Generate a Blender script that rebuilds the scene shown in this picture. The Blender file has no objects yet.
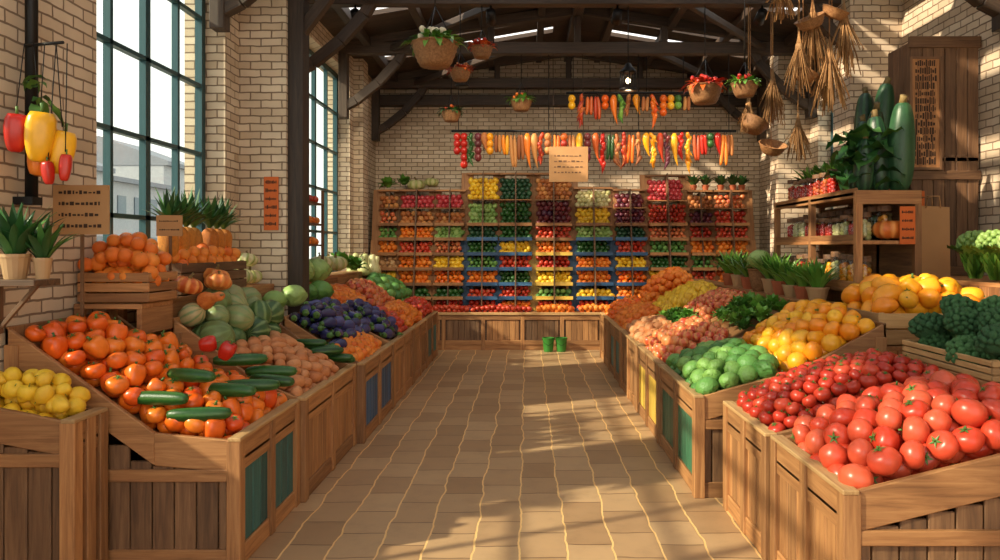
import bpy, math, random
import numpy as np
from mathutils import Vector, Matrix, Euler
random.seed(7); np.random.seed(7)
R=random.random
def U(a,b): return a+(b-a)*random.random()
D=bpy.data; C=bpy.context.scene

# ---------------------------------------------------------------- materials
def newmat(name):
    m=D.materials.new(name); m.use_nodes=True
    nt=m.node_tree; b=nt.nodes['Principled BSDF']; return m,nt,b
def ramp(nt,cols):
    r=nt.nodes.new('ShaderNodeValToRGB'); e=r.color_ramp.elements
    n=len(cols)
    if n==1: cols=[cols[0],cols[0]]; n=2
    while len(e)<n: e.new(0.5)
    for i,c in enumerate(cols):
        e[i].position=i/(n-1); e[i].color=(c[0],c[1],c[2],1)
    return r
def attr(nt,name):
    a=nt.nodes.new('ShaderNodeAttribute'); a.attribute_name=name; return a
def mul(nt,a,b,f=1.0,mode='MULTIPLY'):
    m=nt.nodes.new('ShaderNodeMix'); m.data_type='RGBA'; m.blend_type=mode
    m.inputs[0].default_value=f
    nt.links.new(a,m.inputs[6])
    if b is not None: nt.links.new(b,m.inputs[7])
    return m
def s2l(c): return tuple(((x/255)/12.92 if x/255<=0.04045 else ((x/255+0.055)/1.055)**2.4) for x in c)

def produce(name,cols,rough=0.35,spots=0.35,scale=2.5,lobe=None,bump=0.15,bscale=12):
    m,nt,b=newmat(name); L=nt.links
    a=attr(nt,'rnd'); r=ramp(nt,[s2l(c) for c in cols]); L.new(a.outputs['Fac'],r.inputs[0])
    g=attr(nt,'gco')
    n=nt.nodes.new('ShaderNodeTexNoise'); n.inputs['Scale'].default_value=scale; n.inputs['Detail'].default_value=4
    L.new(g.outputs['Vector'],n.inputs['Vector'])
    r2=ramp(nt,[(1-spots,)*3,(1,1,1),(1+spots*0.5,)*3]); L.new(n.outputs['Fac'],r2.inputs[0])
    mm=mul(nt,r.outputs[0],r2.outputs[0]); out=mm.outputs[2]
    if lobe:
        lb=attr(nt,'lob'); mx=nt.nodes.new('ShaderNodeMix'); mx.data_type='RGBA'
        mr=nt.nodes.new('ShaderNodeMapRange'); mr.inputs[1].default_value=-0.2; mr.inputs[2].default_value=0.8
        ad=nt.nodes.new('ShaderNodeMath'); ad.operation='ADD'
        sb=nt.nodes.new('ShaderNodeMath'); sb.operation='MULTIPLY_ADD'; sb.inputs[1].default_value=1.6; sb.inputs[2].default_value=-0.8
        L.new(n.outputs['Fac'],sb.inputs[0]); L.new(lb.outputs['Fac'],ad.inputs[0]); L.new(sb.outputs[0],ad.inputs[1])
        L.new(ad.outputs[0],mr.inputs[0]); L.new(mr.outputs[0],mx.inputs[0])
        L.new(out,mx.inputs[6]); c=s2l(lobe); mx.inputs[7].default_value=(c[0],c[1],c[2],1); out=mx.outputs[2]
    L.new(out,b.inputs['Base Color']); b.inputs['Roughness'].default_value=rough
    if bump:
        n2=nt.nodes.new('ShaderNodeTexNoise'); n2.inputs['Scale'].default_value=bscale
        L.new(g.outputs['Vector'],n2.inputs['Vector'])
        bp=nt.nodes.new('ShaderNodeBump'); bp.inputs['Strength'].default_value=bump; bp.inputs['Distance'].default_value=0.01
        L.new(n2.outputs['Fac'],bp.inputs['Height']); L.new(bp.outputs[0],b.inputs['Normal'])
    return m
def wood(name,c1,c2,c3,rough=0.6,sc=(1.5,22,22)):
    m,nt,b=newmat(name); L=nt.links
    g=attr(nt,'gco'); mp=nt.nodes.new('ShaderNodeMapping'); mp.inputs['Scale'].default_value=sc
    L.new(g.outputs['Vector'],mp.inputs[0])
    n=nt.nodes.new('ShaderNodeTexNoise'); n.inputs['Scale'].default_value=1.6; n.inputs['Detail'].default_value=7; n.inputs['Roughness'].default_value=0.65
    n.inputs['Distortion'].default_value=0.6
    L.new(mp.outputs[0],n.inputs['Vector'])
    r=ramp(nt,[s2l(c1),s2l(c1),s2l(c2),s2l(c3),s2l(c3)]); L.new(n.outputs['Fac'],r.inputs[0])
    a=attr(nt,'rnd'); r2=ramp(nt,[(0.62,0.6,0.58),(1.15,1.12,1.05)]); L.new(a.outputs['Fac'],r2.inputs[0])
    mm=mul(nt,r.outputs[0],r2.outputs[0]); L.new(mm.outputs[2],b.inputs['Base Color'])
    b.inputs['Roughness'].default_value=rough
    bp=nt.nodes.new('ShaderNodeBump'); bp.inputs['Strength'].default_value=0.35; bp.inputs['Distance'].default_value=0.004
    L.new(n.outputs['Fac'],bp.inputs['Height']); L.new(bp.outputs[0],b.inputs['Normal'])
    return m
def plain(name,c,rough=0.5,metal=0.0,var=0.15):
    m,nt,b=newmat(name); L=nt.links
    n=nt.nodes.new('ShaderNodeTexNoise'); n.inputs['Scale'].default_value=6; n.inputs['Detail'].default_value=5
    g=nt.nodes.new('ShaderNodeNewGeometry'); L.new(g.outputs['Position'],n.inputs['Vector'])
    c=s2l(c); r=ramp(nt,[tuple(x*(1-var) for x in c),tuple(x*(1+var) for x in c)]); L.new(n.outputs['Fac'],r.inputs[0])
    L.new(r.outputs[0],b.inputs['Base Color']); b.inputs['Roughness'].default_value=rough; b.inputs['Metallic'].default_value=metal
    return m
def brickmat(name,c1,c2,mo):
    m,nt,b=newmat(name); L=nt.links
    g=nt.nodes.new('ShaderNodeNewGeometry'); s=nt.nodes.new('ShaderNodeSeparateXYZ'); L.new(g.outputs['Position'],s.inputs[0])
    ad=nt.nodes.new('ShaderNodeMath'); L.new(s.outputs[0],ad.inputs[0]); L.new(s.outputs[1],ad.inputs[1])
    cb=nt.nodes.new('ShaderNodeCombineXYZ'); L.new(ad.outputs[0],cb.inputs[0]); L.new(s.outputs[2],cb.inputs[1])
    nz=nt.nodes.new('ShaderNodeTexNoise'); nz.inputs['Scale'].default_value=9; L.new(g.outputs['Position'],nz.inputs['Vector'])
    va=nt.nodes.new('ShaderNodeVectorMath'); va.operation='MULTIPLY_ADD'; va.inputs[1].default_value=(0.018,0.018,0)
    L.new(nz.outputs['Color'],va.inputs[0]); L.new(cb.outputs[0],va.inputs[2])
    t=nt.nodes.new('ShaderNodeTexBrick'); L.new(va.outputs[0],t.inputs['Vector'])
    t.inputs['Scale'].default_value=1; t.inputs['Brick Width'].default_value=0.19; t.inputs['Row Height'].default_value=0.07
    t.inputs['Mortar Size'].default_value=0.007; t.inputs['Mortar Smooth'].default_value=0.3; t.inputs['Bias'].default_value=-0.1
    for k,c in (('Color1',c1),('Color2',c2),('Mortar',mo)):
        c=s2l(c); t.inputs[k].default_value=(c[0],c[1],c[2],1)
    n2=nt.nodes.new('ShaderNodeTexNoise'); n2.inputs['Scale'].default_value=3; n2.inputs['Detail'].default_value=8; L.new(g.outputs['Position'],n2.inputs['Vector'])
    r=ramp(nt,[(0.68,0.63,0.58),(1.1,1.08,1.05)]); L.new(n2.outputs['Fac'],r.inputs[0])
    mm=mul(nt,t.outputs['Color'],r.outputs[0]); L.new(mm.outputs[2],b.inputs['Base Color']); b.inputs['Roughness'].default_value=0.85
    bp=nt.nodes.new('ShaderNodeBump'); bp.inputs['Strength'].default_value=0.7; bp.inputs['Distance'].default_value=0.012; bp.invert=True
    L.new(t.outputs['Fac'],bp.inputs['Height']); L.new(bp.outputs[0],b.inputs['Normal'])
    return m
def floormat():
    m,nt,b=newmat('paver_floor'); L=nt.links
    g=nt.nodes.new('ShaderNodeNewGeometry'); s=nt.nodes.new('ShaderNodeSeparateXYZ')
    nz=nt.nodes.new('ShaderNodeTexNoise'); nz.inputs['Scale'].default_value=2.6; nz.inputs['Detail'].default_value=3; L.new(g.outputs['Position'],nz.inputs['Vector'])
    va=nt.nodes.new('ShaderNodeVectorMath'); va.operation='MULTIPLY_ADD'; va.inputs[1].default_value=(0.08,0.08,0)
    L.new(nz.outputs['Color'],va.inputs[0]); L.new(g.outputs['Position'],va.inputs[2]); L.new(va.outputs[0],s.inputs[0])
    cb=nt.nodes.new('ShaderNodeCombineXYZ'); L.new(s.outputs[1],cb.inputs[0]); L.new(s.outputs[0],cb.inputs[1])
    t=nt.nodes.new('ShaderNodeTexBrick'); L.new(cb.outputs[0],t.inputs['Vector'])
    t.inputs['Scale'].default_value=1; t.inputs['Brick Width'].default_value=0.34; t.inputs['Row Height'].default_value=0.25
    t.inputs['Mortar Size'].default_value=0.006; t.inputs['Mortar Smooth'].default_value=0.3
    for k,c in (('Color1',(192,156,116)),('Color2',(164,128,92)),('Mortar',(122,90,62))):
        c=s2l(c); t.inputs[k].default_value=(c[0],c[1],c[2],1)
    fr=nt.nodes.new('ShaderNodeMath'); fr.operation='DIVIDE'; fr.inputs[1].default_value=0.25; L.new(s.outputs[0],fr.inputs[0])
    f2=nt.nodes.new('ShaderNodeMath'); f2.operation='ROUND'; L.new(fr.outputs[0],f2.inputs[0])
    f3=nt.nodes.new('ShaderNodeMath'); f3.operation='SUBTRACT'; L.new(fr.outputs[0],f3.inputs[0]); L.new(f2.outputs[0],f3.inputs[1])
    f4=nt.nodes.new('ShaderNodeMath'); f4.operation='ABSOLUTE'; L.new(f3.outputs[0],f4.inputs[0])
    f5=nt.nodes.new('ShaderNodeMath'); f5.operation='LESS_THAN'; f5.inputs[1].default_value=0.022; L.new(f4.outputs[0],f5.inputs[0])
    n2=nt.nodes.new('ShaderNodeTexNoise'); n2.inputs['Scale'].default_value=5; n2.inputs['Detail'].default_value=9; n2.inputs['Roughness'].default_value=0.7; L.new(g.outputs['Position'],n2.inputs['Vector'])
    r=ramp(nt,[(0.6,0.58,0.56),(1,1,1),(1.2,1.18,1.14)]); L.new(n2.outputs['Fac'],r.inputs[0])
    mm=mul(nt,t.outputs['Color'],r.outputs[0])
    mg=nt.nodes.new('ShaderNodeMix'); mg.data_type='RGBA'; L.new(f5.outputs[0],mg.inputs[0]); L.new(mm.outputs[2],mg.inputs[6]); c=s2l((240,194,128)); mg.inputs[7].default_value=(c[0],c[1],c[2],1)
    L.new(mg.outputs[2],b.inputs['Base Color'])
    r3=ramp(nt,[(0.38,)*3,(0.62,)*3]); L.new(n2.outputs['Fac'],r3.inputs[0]); L.new(r3.outputs[0],b.inputs['Roughness'])
    bp=nt.nodes.new('ShaderNodeBump'); bp.inputs['Strength'].default_value=0.5; bp.inputs['Distance'].default_value=0.006; bp.invert=True
    L.new(t.outputs['Fac'],bp.inputs['Height']); L.new(bp.outputs[0],b.inputs['Normal'])
    return m

W_MID=wood('oak_boards',(122,80,46),(168,118,74),(196,146,96))
W_DARK=wood('dark_oak_boards',(78,54,38),(116,84,58),(144,108,76))
W_ROOF=wood('roof_timber',(46,36,30),(70,56,46),(92,74,60))
W_PALE=wood('pale_pine',(160,120,76),(196,156,106),(214,178,128))
P_TEAL=wood('teal_paint',(30,80,84),(42,104,106),(70,128,122),0.45)
P_GREEN=wood('green_paint',(44,88,66),(58,112,84),(90,140,106),0.45)
P_BLUE=wood('blue_paint',(34,70,112),(48,92,138),(74,118,160),0.45)
P_YEL=wood('yellow_paint',(196,152,48),(218,180,76),(230,200,110),0.45)
FRAME=plain('steel_teal_frame',(44,80,86),0.4,0.2)
IRON=plain('dark_iron',(34,32,32),0.45,0.6)
BRICK=brickmat('whitewashed_brick',(230,214,190),(206,184,156),(142,122,102))
PAPER=plain('kraft_paper',(180,136,90),0.8)
INK=plain('ink',(60,40,26),0.8)
ORANGEP=plain('orange_print',(206,100,36),0.7)
CREAM=plain('cream_card',(226,212,180),0.7)
POT=plain('glazed_pot',(180,142,100),0.5)
TERRA=plain('terracotta',(172,92,56),0.7)
SOIL=plain('soil',(50,34,24),0.9)
WICK=wood('wicker',(116,76,42),(162,114,70),(194,150,100),0.7,(30,30,30))
STRAW=wood('straw',(124,88,50),(166,124,78),(190,152,104),0.8,(20,20,20))
LEAF=produce('leaf_green',[(58,104,36),(92,146,50),(132,176,74)],0.45,0.4)
LEAFD=produce('leaf_dark',[(34,70,36),(50,96,46),(76,122,56)],0.4,0.4)
STEM=produce('stem_green',[(60,98,40),(94,130,56)],0.5,0.2,bump=0)
STEMB=produce('stem_brown',[(110,90,50),(140,118,70)],0.7,0.2,bump=0)
TOM=produce('tomato_skin',[(184,50,28),(206,66,40),(200,76,50),(214,92,60)],0.32,0.25,bump=0)
CHER=produce('cherry_tomato_skin',[(158,38,24),(186,52,32),(200,72,46)],0.32,0.25,bump=0)
ORPEP=produce('orange_pepper_skin',[(226,92,20),(236,114,28),(238,128,38),(220,76,20)],0.3,0.2,bump=0)
ORG=produce('orange_peel',[(226,106,26),(236,132,40),(240,144,52)],0.4,0.15,bump=0.4,bscale=30)
LEM=produce('lemon_peel',[(232,184,34),(240,198,52),(226,174,40)],0.38,0.15,bump=0.3,bscale=30)
MANG=produce('mango_skin',[(238,156,20),(244,174,34),(238,138,26),(246,188,46)],0.33,0.2,bump=0)
CAB=produce('cabbage_leaf',[(114,150,74),(144,176,94),(168,194,118)],0.45,0.3,bump=0.6,bscale=5)
CABD=produce('savoy_leaf',[(66,116,52),(94,144,68),(130,172,84)],0.45,0.35,bump=0.6,bscale=5)
CUC=produce('cucumber_skin',[(26,62,26),(36,80,32),(50,98,38)],0.32,0.35,lobe=(58,100,44))
EGG=produce('eggplant_skin',[(42,40,76),(58,58,104),(76,76,130),(50,38,74)],0.22,0.2,bump=0)
YAM=produce('yam_skin',[(188,116,68),(202,134,84),(212,154,106)],0.6,0.3)
APP=produce('apple_skin',[(190,58,42),(212,94,58),(222,130,78),(202,76,54)],0.32,0.35,bump=0,lobe=(224,154,92))
POTA=produce('potato_skin',[(170,124,76),(194,150,102),(208,170,122)],0.65,0.3)
MEL=produce('melon_rind',[(154,164,102),(178,182,120),(132,148,84)],0.5,0.3,lobe=(116,136,70))
WMEL=produce('striped_squash_rind',[(46,82,40),(78,110,56),(136,146,94),(188,170,122)],0.45,0.35,lobe=(118,142,88))
PUM=produce('pumpkin_rind',[(208,108,40),(222,132,58),(198,90,34)],0.45,0.25,lobe=(230,152,78))
CRM=produce('cream_gourd_rind',[(202,190,138),(216,204,156),(178,180,112)],0.5,0.25,lobe=(154,164,88))
DSQ=produce('dark_marrow_rind',[(24,52,36),(34,68,44),(44,84,52)],0.38,0.35,lobe=(52,92,58))
BRO=produce('broccoli_floret',[(50,92,54),(64,112,62),(84,132,76)],0.7,0.4,bump=1.0,bscale=26)
BROS=produce('broccoli_stalk',[(114,150,80),(134,168,96)],0.5,0.2,bump=0)
REDP=produce('red_pepper_skin',[(176,30,20),(200,44,26)],0.28,0.2,bump=0)
YELP=produce('yellow_pepper_skin',[(240,170,24),(242,184,36)],0.28,0.15,bump=0)
PLUM=produce('plum_skin',[(90,38,42),(122,48,50),(78,38,62)],0.35,0.3,bump=0)
PINK=produce('radish_skin',[(184,54,62),(202,80,84),(170,40,48)],0.35,0.3,bump=0)
CHIL=produce('dried_chili',[(156,38,22),(190,64,28),(210,110,40)],0.4,0.3)
BRN=produce('dried_brown',[(136,76,40),(178,106,54),(200,138,76)],0.6,0.3)
PINE=produce('pineapple_skin',[(196,110,30),(216,136,44),(180,120,40)],0.6,0.5,scale=5,bump=1.0,bscale=14)
def thin_glass(name,tint,k):
    m,nt,b=newmat(name)
    for n in list(nt.nodes):
        if n.type!='OUTPUT_MATERIAL': nt.nodes.remove(n)
    o=[n for n in nt.nodes][0]; tr=nt.nodes.new('ShaderNodeBsdfTransparent'); tr.inputs[0].default_value=tint
    gl=nt.nodes.new('ShaderNodeBsdfGlossy'); gl.inputs['Roughness'].default_value=0.05; mx=nt.nodes.new('ShaderNodeMixShader'); mx.inputs[0].default_value=k
    nt.links.new(tr.outputs[0],mx.inputs[1]); nt.links.new(gl.outputs[0],mx.inputs[2]); nt.links.new(mx.outputs[0],o.inputs[0]); return m
GLASS=thin_glass('window_glass',(0.9,0.95,0.94,1),0.04)
JGL=thin_glass('jar_glass',(0.93,0.95,0.92,1),0.06)
BULB,nt,b=newmat('lamp_glow'); b.inputs['Emission Color'].default_value=(1,0.75,0.4,1); b.inputs['Emission Strength'].default_value=5

# ---------------------------------------------------------------- mesh kit
class T:
    def __init__(s,V,F,mat=0,smooth=True,lob=None):
        s.V=np.array(V,float).reshape(-1,3)
        s.L=np.array([i for f in F for i in f],int); s.N=np.array([len(f) for f in F],int)
        s.M=np.full(len(F),mat,int); s.S=np.full(len(F),smooth,bool)
        s.B=np.zeros(len(s.V)) if lob is None else np.array(lob,float)
    def copy(s):
        t=T.__new__(T); t.V=s.V.copy(); t.L=s.L.copy(); t.N=s.N.copy(); t.M=s.M.copy(); t.S=s.S.copy(); t.B=s.B.copy(); return t
    def xf(s,scale=(1,1,1),rot=None,loc=(0,0,0)):
        t=s.copy(); t.V=t.V*np.array(scale)
        if rot is not None: t.V=t.V@np.array(Euler(rot).to_matrix()).T
        t.V=t.V+np.array(loc); return t
def J(*ts):
    t=ts[0].copy(); 
    for q in ts[1:]:
        t.L=np.concatenate([t.L,q.L+len(t.V)]); t.V=np.concatenate([t.V,q.V]); t.N=np.concatenate([t.N,q.N])
        t.M=np.concatenate([t.M,q.M]); t.S=np.concatenate([t.S,q.S]); t.B=np.concatenate([t.B,q.B])
    return t
def rev(prof,seg=12,lobes=0,amp=0.0,mat=0,smooth=True):
    V=[(0,0,prof[0][1])]; B=[0]; F=[]; n=len(prof)-2
    for k in range(1,n+1):
        r,z=prof[k]
        for i in range(seg):
            a=2*math.pi*i/seg; c=math.cos(lobes*a) if lobes else 0
            rr=r*(1+amp*c); V.append((rr*math.cos(a),rr*math.sin(a),z)); B.append(c)
    V.append((0,0,prof[-1][1])); B.append(0); e=len(V)-1
    for i in range(seg):
        j=(i+1)%seg
        F.append((0,1+i,1+j))
        for k in range(n-1):
            a=1+k*seg; F.append((a+i,a+seg+i,a+seg+j,a+j))
        a=1+(n-1)*seg; F.append((a+j,a+i,e))
    return T(V,F,mat,smooth,B)
def tube(pts,rs,seg=6,mat=0):
    V=[];F=[];n=len(pts)
    if not hasattr(rs,'__len__'): rs=[rs]*n
    for k in range(n):
        p=Vector(pts[k]); d=(Vector(pts[min(k+1,n-1)])-Vector(pts[max(k-1,0)])).normalized()
        up=Vector((0,0,1)) if abs(d.z)<0.9 else Vector((1,0,0))
        x=d.cross(up).normalized(); y=d.cross(x)
        for i in range(seg):
            a=2*math.pi*i/seg; V.append(p+x*math.cos(a)*rs[k]+y*math.sin(a)*rs[k])
    for k in range(n-1):
        for i in range(seg):
            j=(i+1)%seg; F.append((k*seg+i,k*seg+j,(k+1)*seg+j,(k+1)*seg+i))
    F.append(tuple(range(seg))[::-1]); F.append(tuple((n-1)*seg+i for i in range(seg)))
    return T([tuple(v) for v in V],F,mat,True)
def fruit(h=1.0,dimple=0.0,taper=0.0,lobes=0,amp=0.0,seg=14,rings=9,p=1.0,tip=0.0,neck=0.0,bdim=0.0):
    prof=[]
    for k in range(rings+1):
        t=math.pi*k/rings; r=abs(math.sin(t))**p*(1-taper*(1-math.cos(t))/2-neck*(1+math.cos(t))/2)
        z=h*math.cos(t)-dimple*math.exp(-(t/0.45)**2)+bdim*math.exp(-((math.pi-t)/0.45)**2)
        if tip: z+=tip*(math.exp(-(t/0.3)**2)-math.exp(-((math.pi-t)/0.3)**2))
        prof.append((r,z))
    return rev(prof,seg,lobes,amp)
def leaf(ln,w,e0=1.2,e1=0.0,seg=5,ruf=0.0,mat=0,cup=0.25):
    V=[];F=[];x=z=0.0
    for k in range(seg+1):
        s=k/seg; e=e0+(e1-e0)*s
        ww=w*math.sin(math.pi*min(1,0.12+0.88*s)**0.9)*0.5+0.02*w
        rf=ruf*math.sin(k*2.4+w*50)*w
        V+=[(x,-ww,z+cup*ww+rf),(x,0,z),(x,ww,z+cup*ww-rf)]
        x+=math.cos(e)*ln/seg; z+=math.sin(e)*ln/seg
    for k in range(seg):
        a=3*k; F+=[(a,a+3,a+4,a+1),(a+1,a+4,a+5,a+2)]
    return T(V,F,mat,True)
def star(n,r,z,mat=1):
    V=[(0,0,z)];F=[]
    for i in range(n):
        a=2*math.pi*i/n; da=0.32
        V+=[(0.35*r*math.cos(a-da*1.6),0.35*r*math.sin(a-da*1.6),z+0.02),(r*math.cos(a),r*math.sin(a),z-0.02+R()*0.08),(0.35*r*math.cos(a+da*1.6),0.35*r*math.sin(a+da*1.6),z+0.02)]
        b=1+3*i; F.append((0,b,b+1,b+2))
    return T(V,F,mat,False)
def stemT(z0,l,r,mat=1,lean=0.2): return tube([(0,0,z0),(lean*l*0.4,0,z0+l*0.6),(lean*l,0,z0+l)],[r*1.3,r,r*1.15],6,mat)
def noisy(t,a,f=2.0):
    q=t.copy(); V=q.V; ph=np.random.rand(6)*6
    d=(np.sin(V[:,0]*f+ph[0])+np.sin(V[:,1]*f*1.3+ph[1])+np.sin(V[:,2]*f*0.8+ph[2]))*a/3
    q.V=V*(1+d[:,None]); return q
def bent(t,k):
    q=t.copy(); q.V[:,0]+=k*q.V[:,2]**2; return q
def crinkle(t,a):
    q=t.copy(); V=q.V; th=np.arctan2(V[:,1],V[:,0]); 
    q.V=V*(1+a*(np.sin(th*7+V[:,2]*5)*np.cos(V[:,2]*9)))[:,None]; return q

def mk(seg,rings,detail=True):
    t={}
    t['tomato']=J(fruit(0.84,0.2,0.05,5,0.03,seg,rings),star(5,0.5,0.74),stemT(0.68,0.26,0.06)) if detail else J(fruit(0.84,0.15,seg=seg,rings=rings),star(5,0.4,0.74))
    t['orange']=J(fruit(0.97,0.04,seg=seg,rings=rings),rev([(0,1.0),(0.08,0.98),(0.09,0.92),(0,0.9)],6,mat=1)) if detail else fruit(0.97,seg=seg,rings=rings)
    t['lemon']=fruit(1.25,tip=0.22,seg=seg,rings=rings+2,p=1.05)
    t['apple']=J(fruit(0.88,0.28,0.14,5,0.02,seg,rings,bdim=0.12),stemT(0.55,0.4,0.035))
    t['pepper']=J(fruit(1.15,0.3,0.28,4,0.09,max(seg,12),rings,p=0.75,bdim=0.2),star(5,0.34,0.9),stemT(0.85,0.42,0.1))
    t['mango']=J(bent(fruit(1.25,0,0.18,seg=seg,rings=rings),0.1),stemT(1.2,0.12,0.05))
    t['plum']=fruit(1.1,0.08,seg=seg,rings=rings)
    return t
HI=mk(16,10); LO=mk(9,6,False)
def cabbage(seg=16,rings=10):
    t=crinkle(fruit(0.85,seg=seg,rings=rings),0.03); q=[t]
    for i in range(6):
        l=leaf(1.7,1.5,-0.1,1.9,6,0.06,0,0.5).xf(rot=(0,0,i*1.05+U(-.2,.2)),loc=(0,0,0))
        a=i*1.05; l.V[:,2]-=0.75; l.V[:,0]-=math.cos(a)*0.05
        q.append(l)
    return J(*q)
CABT=[cabbage() for _ in range(3)]
CABL=[crinkle(fruit(0.88,seg=12,rings=7),0.05)]
MELT=[fruit(0.95,0.05,0,10,0.05,30,12)]
WMT=[fruit(1.15,0.04,0.08,9,0.03,27,12)]
PUMT=[J(fruit(0.72,0.3,0,9,0.09,36,12,bdim=0.2),stemT(0.4,0.5,0.11,1,0.4))]
CUCT=[bent(J(fruit(4.3,0,0,6,0.04,12,14,p=0.45),rev([(0,4.3),(0.16,4.4),(0.14,4.15),(0,4.1)],6,mat=1)),k) for k in (0.02,0.035,-0.015)]
ZUCT=[J(fruit(3.4,0.1,-0.25,8,0.05,16,14,p=0.55),stemT(3.2,0.6,0.3,1,0.3))]
def egg(seg=14):
    prof=[(0,1.9),(0.3,1.85),(0.46,1.6),(0.55,1.2),(0.66,0.7),(0.82,0.2),(0.96,-0.3),(1.0,-0.7),(0.9,-1.15),(0.6,-1.5),(0.25,-1.64),(0,-1.67)]
    cap=rev([(0,2.0),(0.25,1.96),(0.42,1.82),(0.53,1.55),(0.56,1.35),(0,1.5)],seg,5,0.08,1)
    return J(rev(prof,seg),cap,stemT(1.9,0.5,0.12))
EGGT=[bent(egg(),k) for k in (0.04,0.1)]
def buttn():
    prof=[(0,1.9),(0.35,1.82),(0.52,1.5),(0.5,0.9),(0.56,0.35),(0.8,-0.1),(0.98,-0.6),(0.95,-1.1),(0.65,-1.5),(0.25,-1.62),(0,-1.6)]
    return J(bent(rev(prof,14),0.06),stemT(1.8,0.3,0.13))
BUTT=[buttn()]
POTT=[noisy(fruit(1.35,seg=12,rings=8),0.18,2.2) for _ in range(4)]
YAMT=[bent(noisy(fruit(1.9,0,0.1,seg=12,rings=9,p=1.1),0.16,1.8),k) for k in (0.05,-0.08,0.12)]
def floret(head=0,stalk=1):
    q=[tube([(0,0,-1.0),(0,0,-0.4),(0,0,0.1)],[0.24,0.26,0.5],8,stalk)]
    for i in range(46):
        k=i/46; ph=math.acos(1-k*1.2); a=i*2.4
        r=0.86; p=(r*math.sin(ph)*math.cos(a),r*math.sin(ph)*math.sin(a),0.05+0.66*math.cos(ph))
        s=U(0.14,0.22); q.append(crinkle(fruit(1,seg=9,rings=6),0.16).xf((s,s,s),(R()*3,R()*3,0),p))
    q.append(fruit(0.7,seg=12,rings=6).xf((0.85,0.85,0.85),None,(0,0,-0.02)))
    return J(*q)
BROT=[floret() for _ in range(3)]
def lettuce(n=16,ln=1.5,w=0.9):
    q=[fruit(0.8,seg=8,rings=5).xf((0.5,0.5,0.5))]
    for i in range(n):
        e=1.35-0.9*(i/n); q.append(leaf(ln*U(.8,1.1),w*U(.8,1.2),e,e-1.0*i/n-0.2,6,0.12,0,0.35).xf(rot=(0,0,i*2.4),loc=(0,0,-0.4)))
    return J(*q)
LETT=[lettuce() for _ in range(2)]

class Mesh:
    def __init__(s): s.V=[];s.L=[];s.N=[];s.M=[];s.S=[];s.B=[];s.R=[];s.G=[];s.n=0
    def add(s,t,scale=1.0,rot=None,loc=(0,0,0),rnd=None,mo=0,gco=None,m3=None):
        V=t.V*np.array(scale if hasattr(scale,'__len__') else (scale,)*3)
        g=t.V*1.0 + np.random.rand(3)*40 if gco is None else gco
        if m3 is None and rot is not None: m3=np.array(Euler(rot).to_matrix())
        if m3 is not None: V=V@np.asarray(m3).T
        s.V.append(V+np.array(loc)); s.L.append(t.L+s.n); s.N.append(t.N); s.M.append(t.M+mo); s.S.append(t.S); s.B.append(t.B)
        s.R.append(np.full(len(V),R() if rnd is None else rnd)); s.G.append(g); s.n+=len(V)
    def box(s,x0,x1,y0,y1,z0,z1,mat=0,rnd=None):
        s.beam(((x0+x1)/2,(y0+y1)/2,(z0+z1)/2),None,(x1-x0,y1-y0,z1-z0),mat,rnd)
    def beam(s,c,m3,d,mat=0,rnd=None):
        V=np.array([(-1,-1,-1),(1,-1,-1),(1,1,-1),(-1,1,-1),(-1,-1,1),(1,-1,1),(1,1,1),(-1,1,1)])*0.5*np.array(d)
        F=[(0,3,2,1),(4,5,6,7),(0,1,5,4),(1,2,6,5),(2,3,7,6),(3,0,4,7)]
        t=T(V,F,mat,False); o=np.argsort(-np.abs(np.array(d))); g=V[:,o]+np.random.rand(3)*30
        s.add(t,1.0,None,c,rnd,0,g,m3)
    def bar(s,p,q,w,h,mat=0):
        p=Vector(p);q=Vector(q);d=q-p;l=d.length;d.normalize()
        up=Vector((0,0,1)) if abs(d.z)<0.95 else Vector((1,0,0))
        y=up.cross(d).normalized(); z=d.cross(y)
        m3=np.array([[d.x,y.x,z.x],[d.y,y.y,z.y],[d.z,y.z,z.z]]); s.beam(tuple((p+q)/2),m3,(l,w,h),mat)
    def prism(s,poly,y0,y1,mat=0,rnd=None):
        n=len(poly); V=[(x,y0,z) for x,z in poly]+[(x,y1,z) for x,z in poly]
        F=[tuple(range(n)),tuple(range(2*n-1,n-1,-1))]+[(i+n,(i+1)%n+n,(i+1)%n,i) for i in range(n)]
        t=T(V,F,mat,False); g=t.V+np.random.rand(3)*30; s.add(t,1.0,None,(0,0,0),rnd,0,g)
    def done(s,name,mats,bevel=0,parent=None):
        V=np.concatenate(s.V); L=np.concatenate(s.L); N=np.concatenate(s.N)
        me=D.meshes.new(name); me.vertices.add(len(V)); me.vertices.foreach_set('co',V.ravel())
        me.loops.add(len(L)); me.loops.foreach_set('vertex_index',L)
        me.polygons.add(len(N)); st=np.concatenate([[0],np.cumsum(N)[:-1]]); me.polygons.foreach_set('loop_start',st)
        try: me.polygons.foreach_set('loop_total',N)
        except Exception: pass
        me.polygons.foreach_set('material_index',np.concatenate(s.M)); 
        me.update(calc_edges=True)
        me.polygons.foreach_set('use_smooth',np.concatenate(s.S))
        for nm,ty,d,k in (('rnd','FLOAT',s.R,'value'),('lob','FLOAT',s.B,'value'),('gco','FLOAT_VECTOR',s.G,'vector')):
            a=me.attributes.new(nm,ty,'POINT'); a.data.foreach_set(k,np.concatenate(d).ravel())
        for m in mats: me.materials.append(m)
        me.validate(); me.update()
        o=D.objects.new(name,me); C.collection.objects.link(o)
        if bevel:
            b=o.modifiers.new('bevel','BEVEL'); b.width=bevel; b.segments=1; b.limit_method='ANGLE'
        if parent: o.parent=parent
        return o

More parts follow.
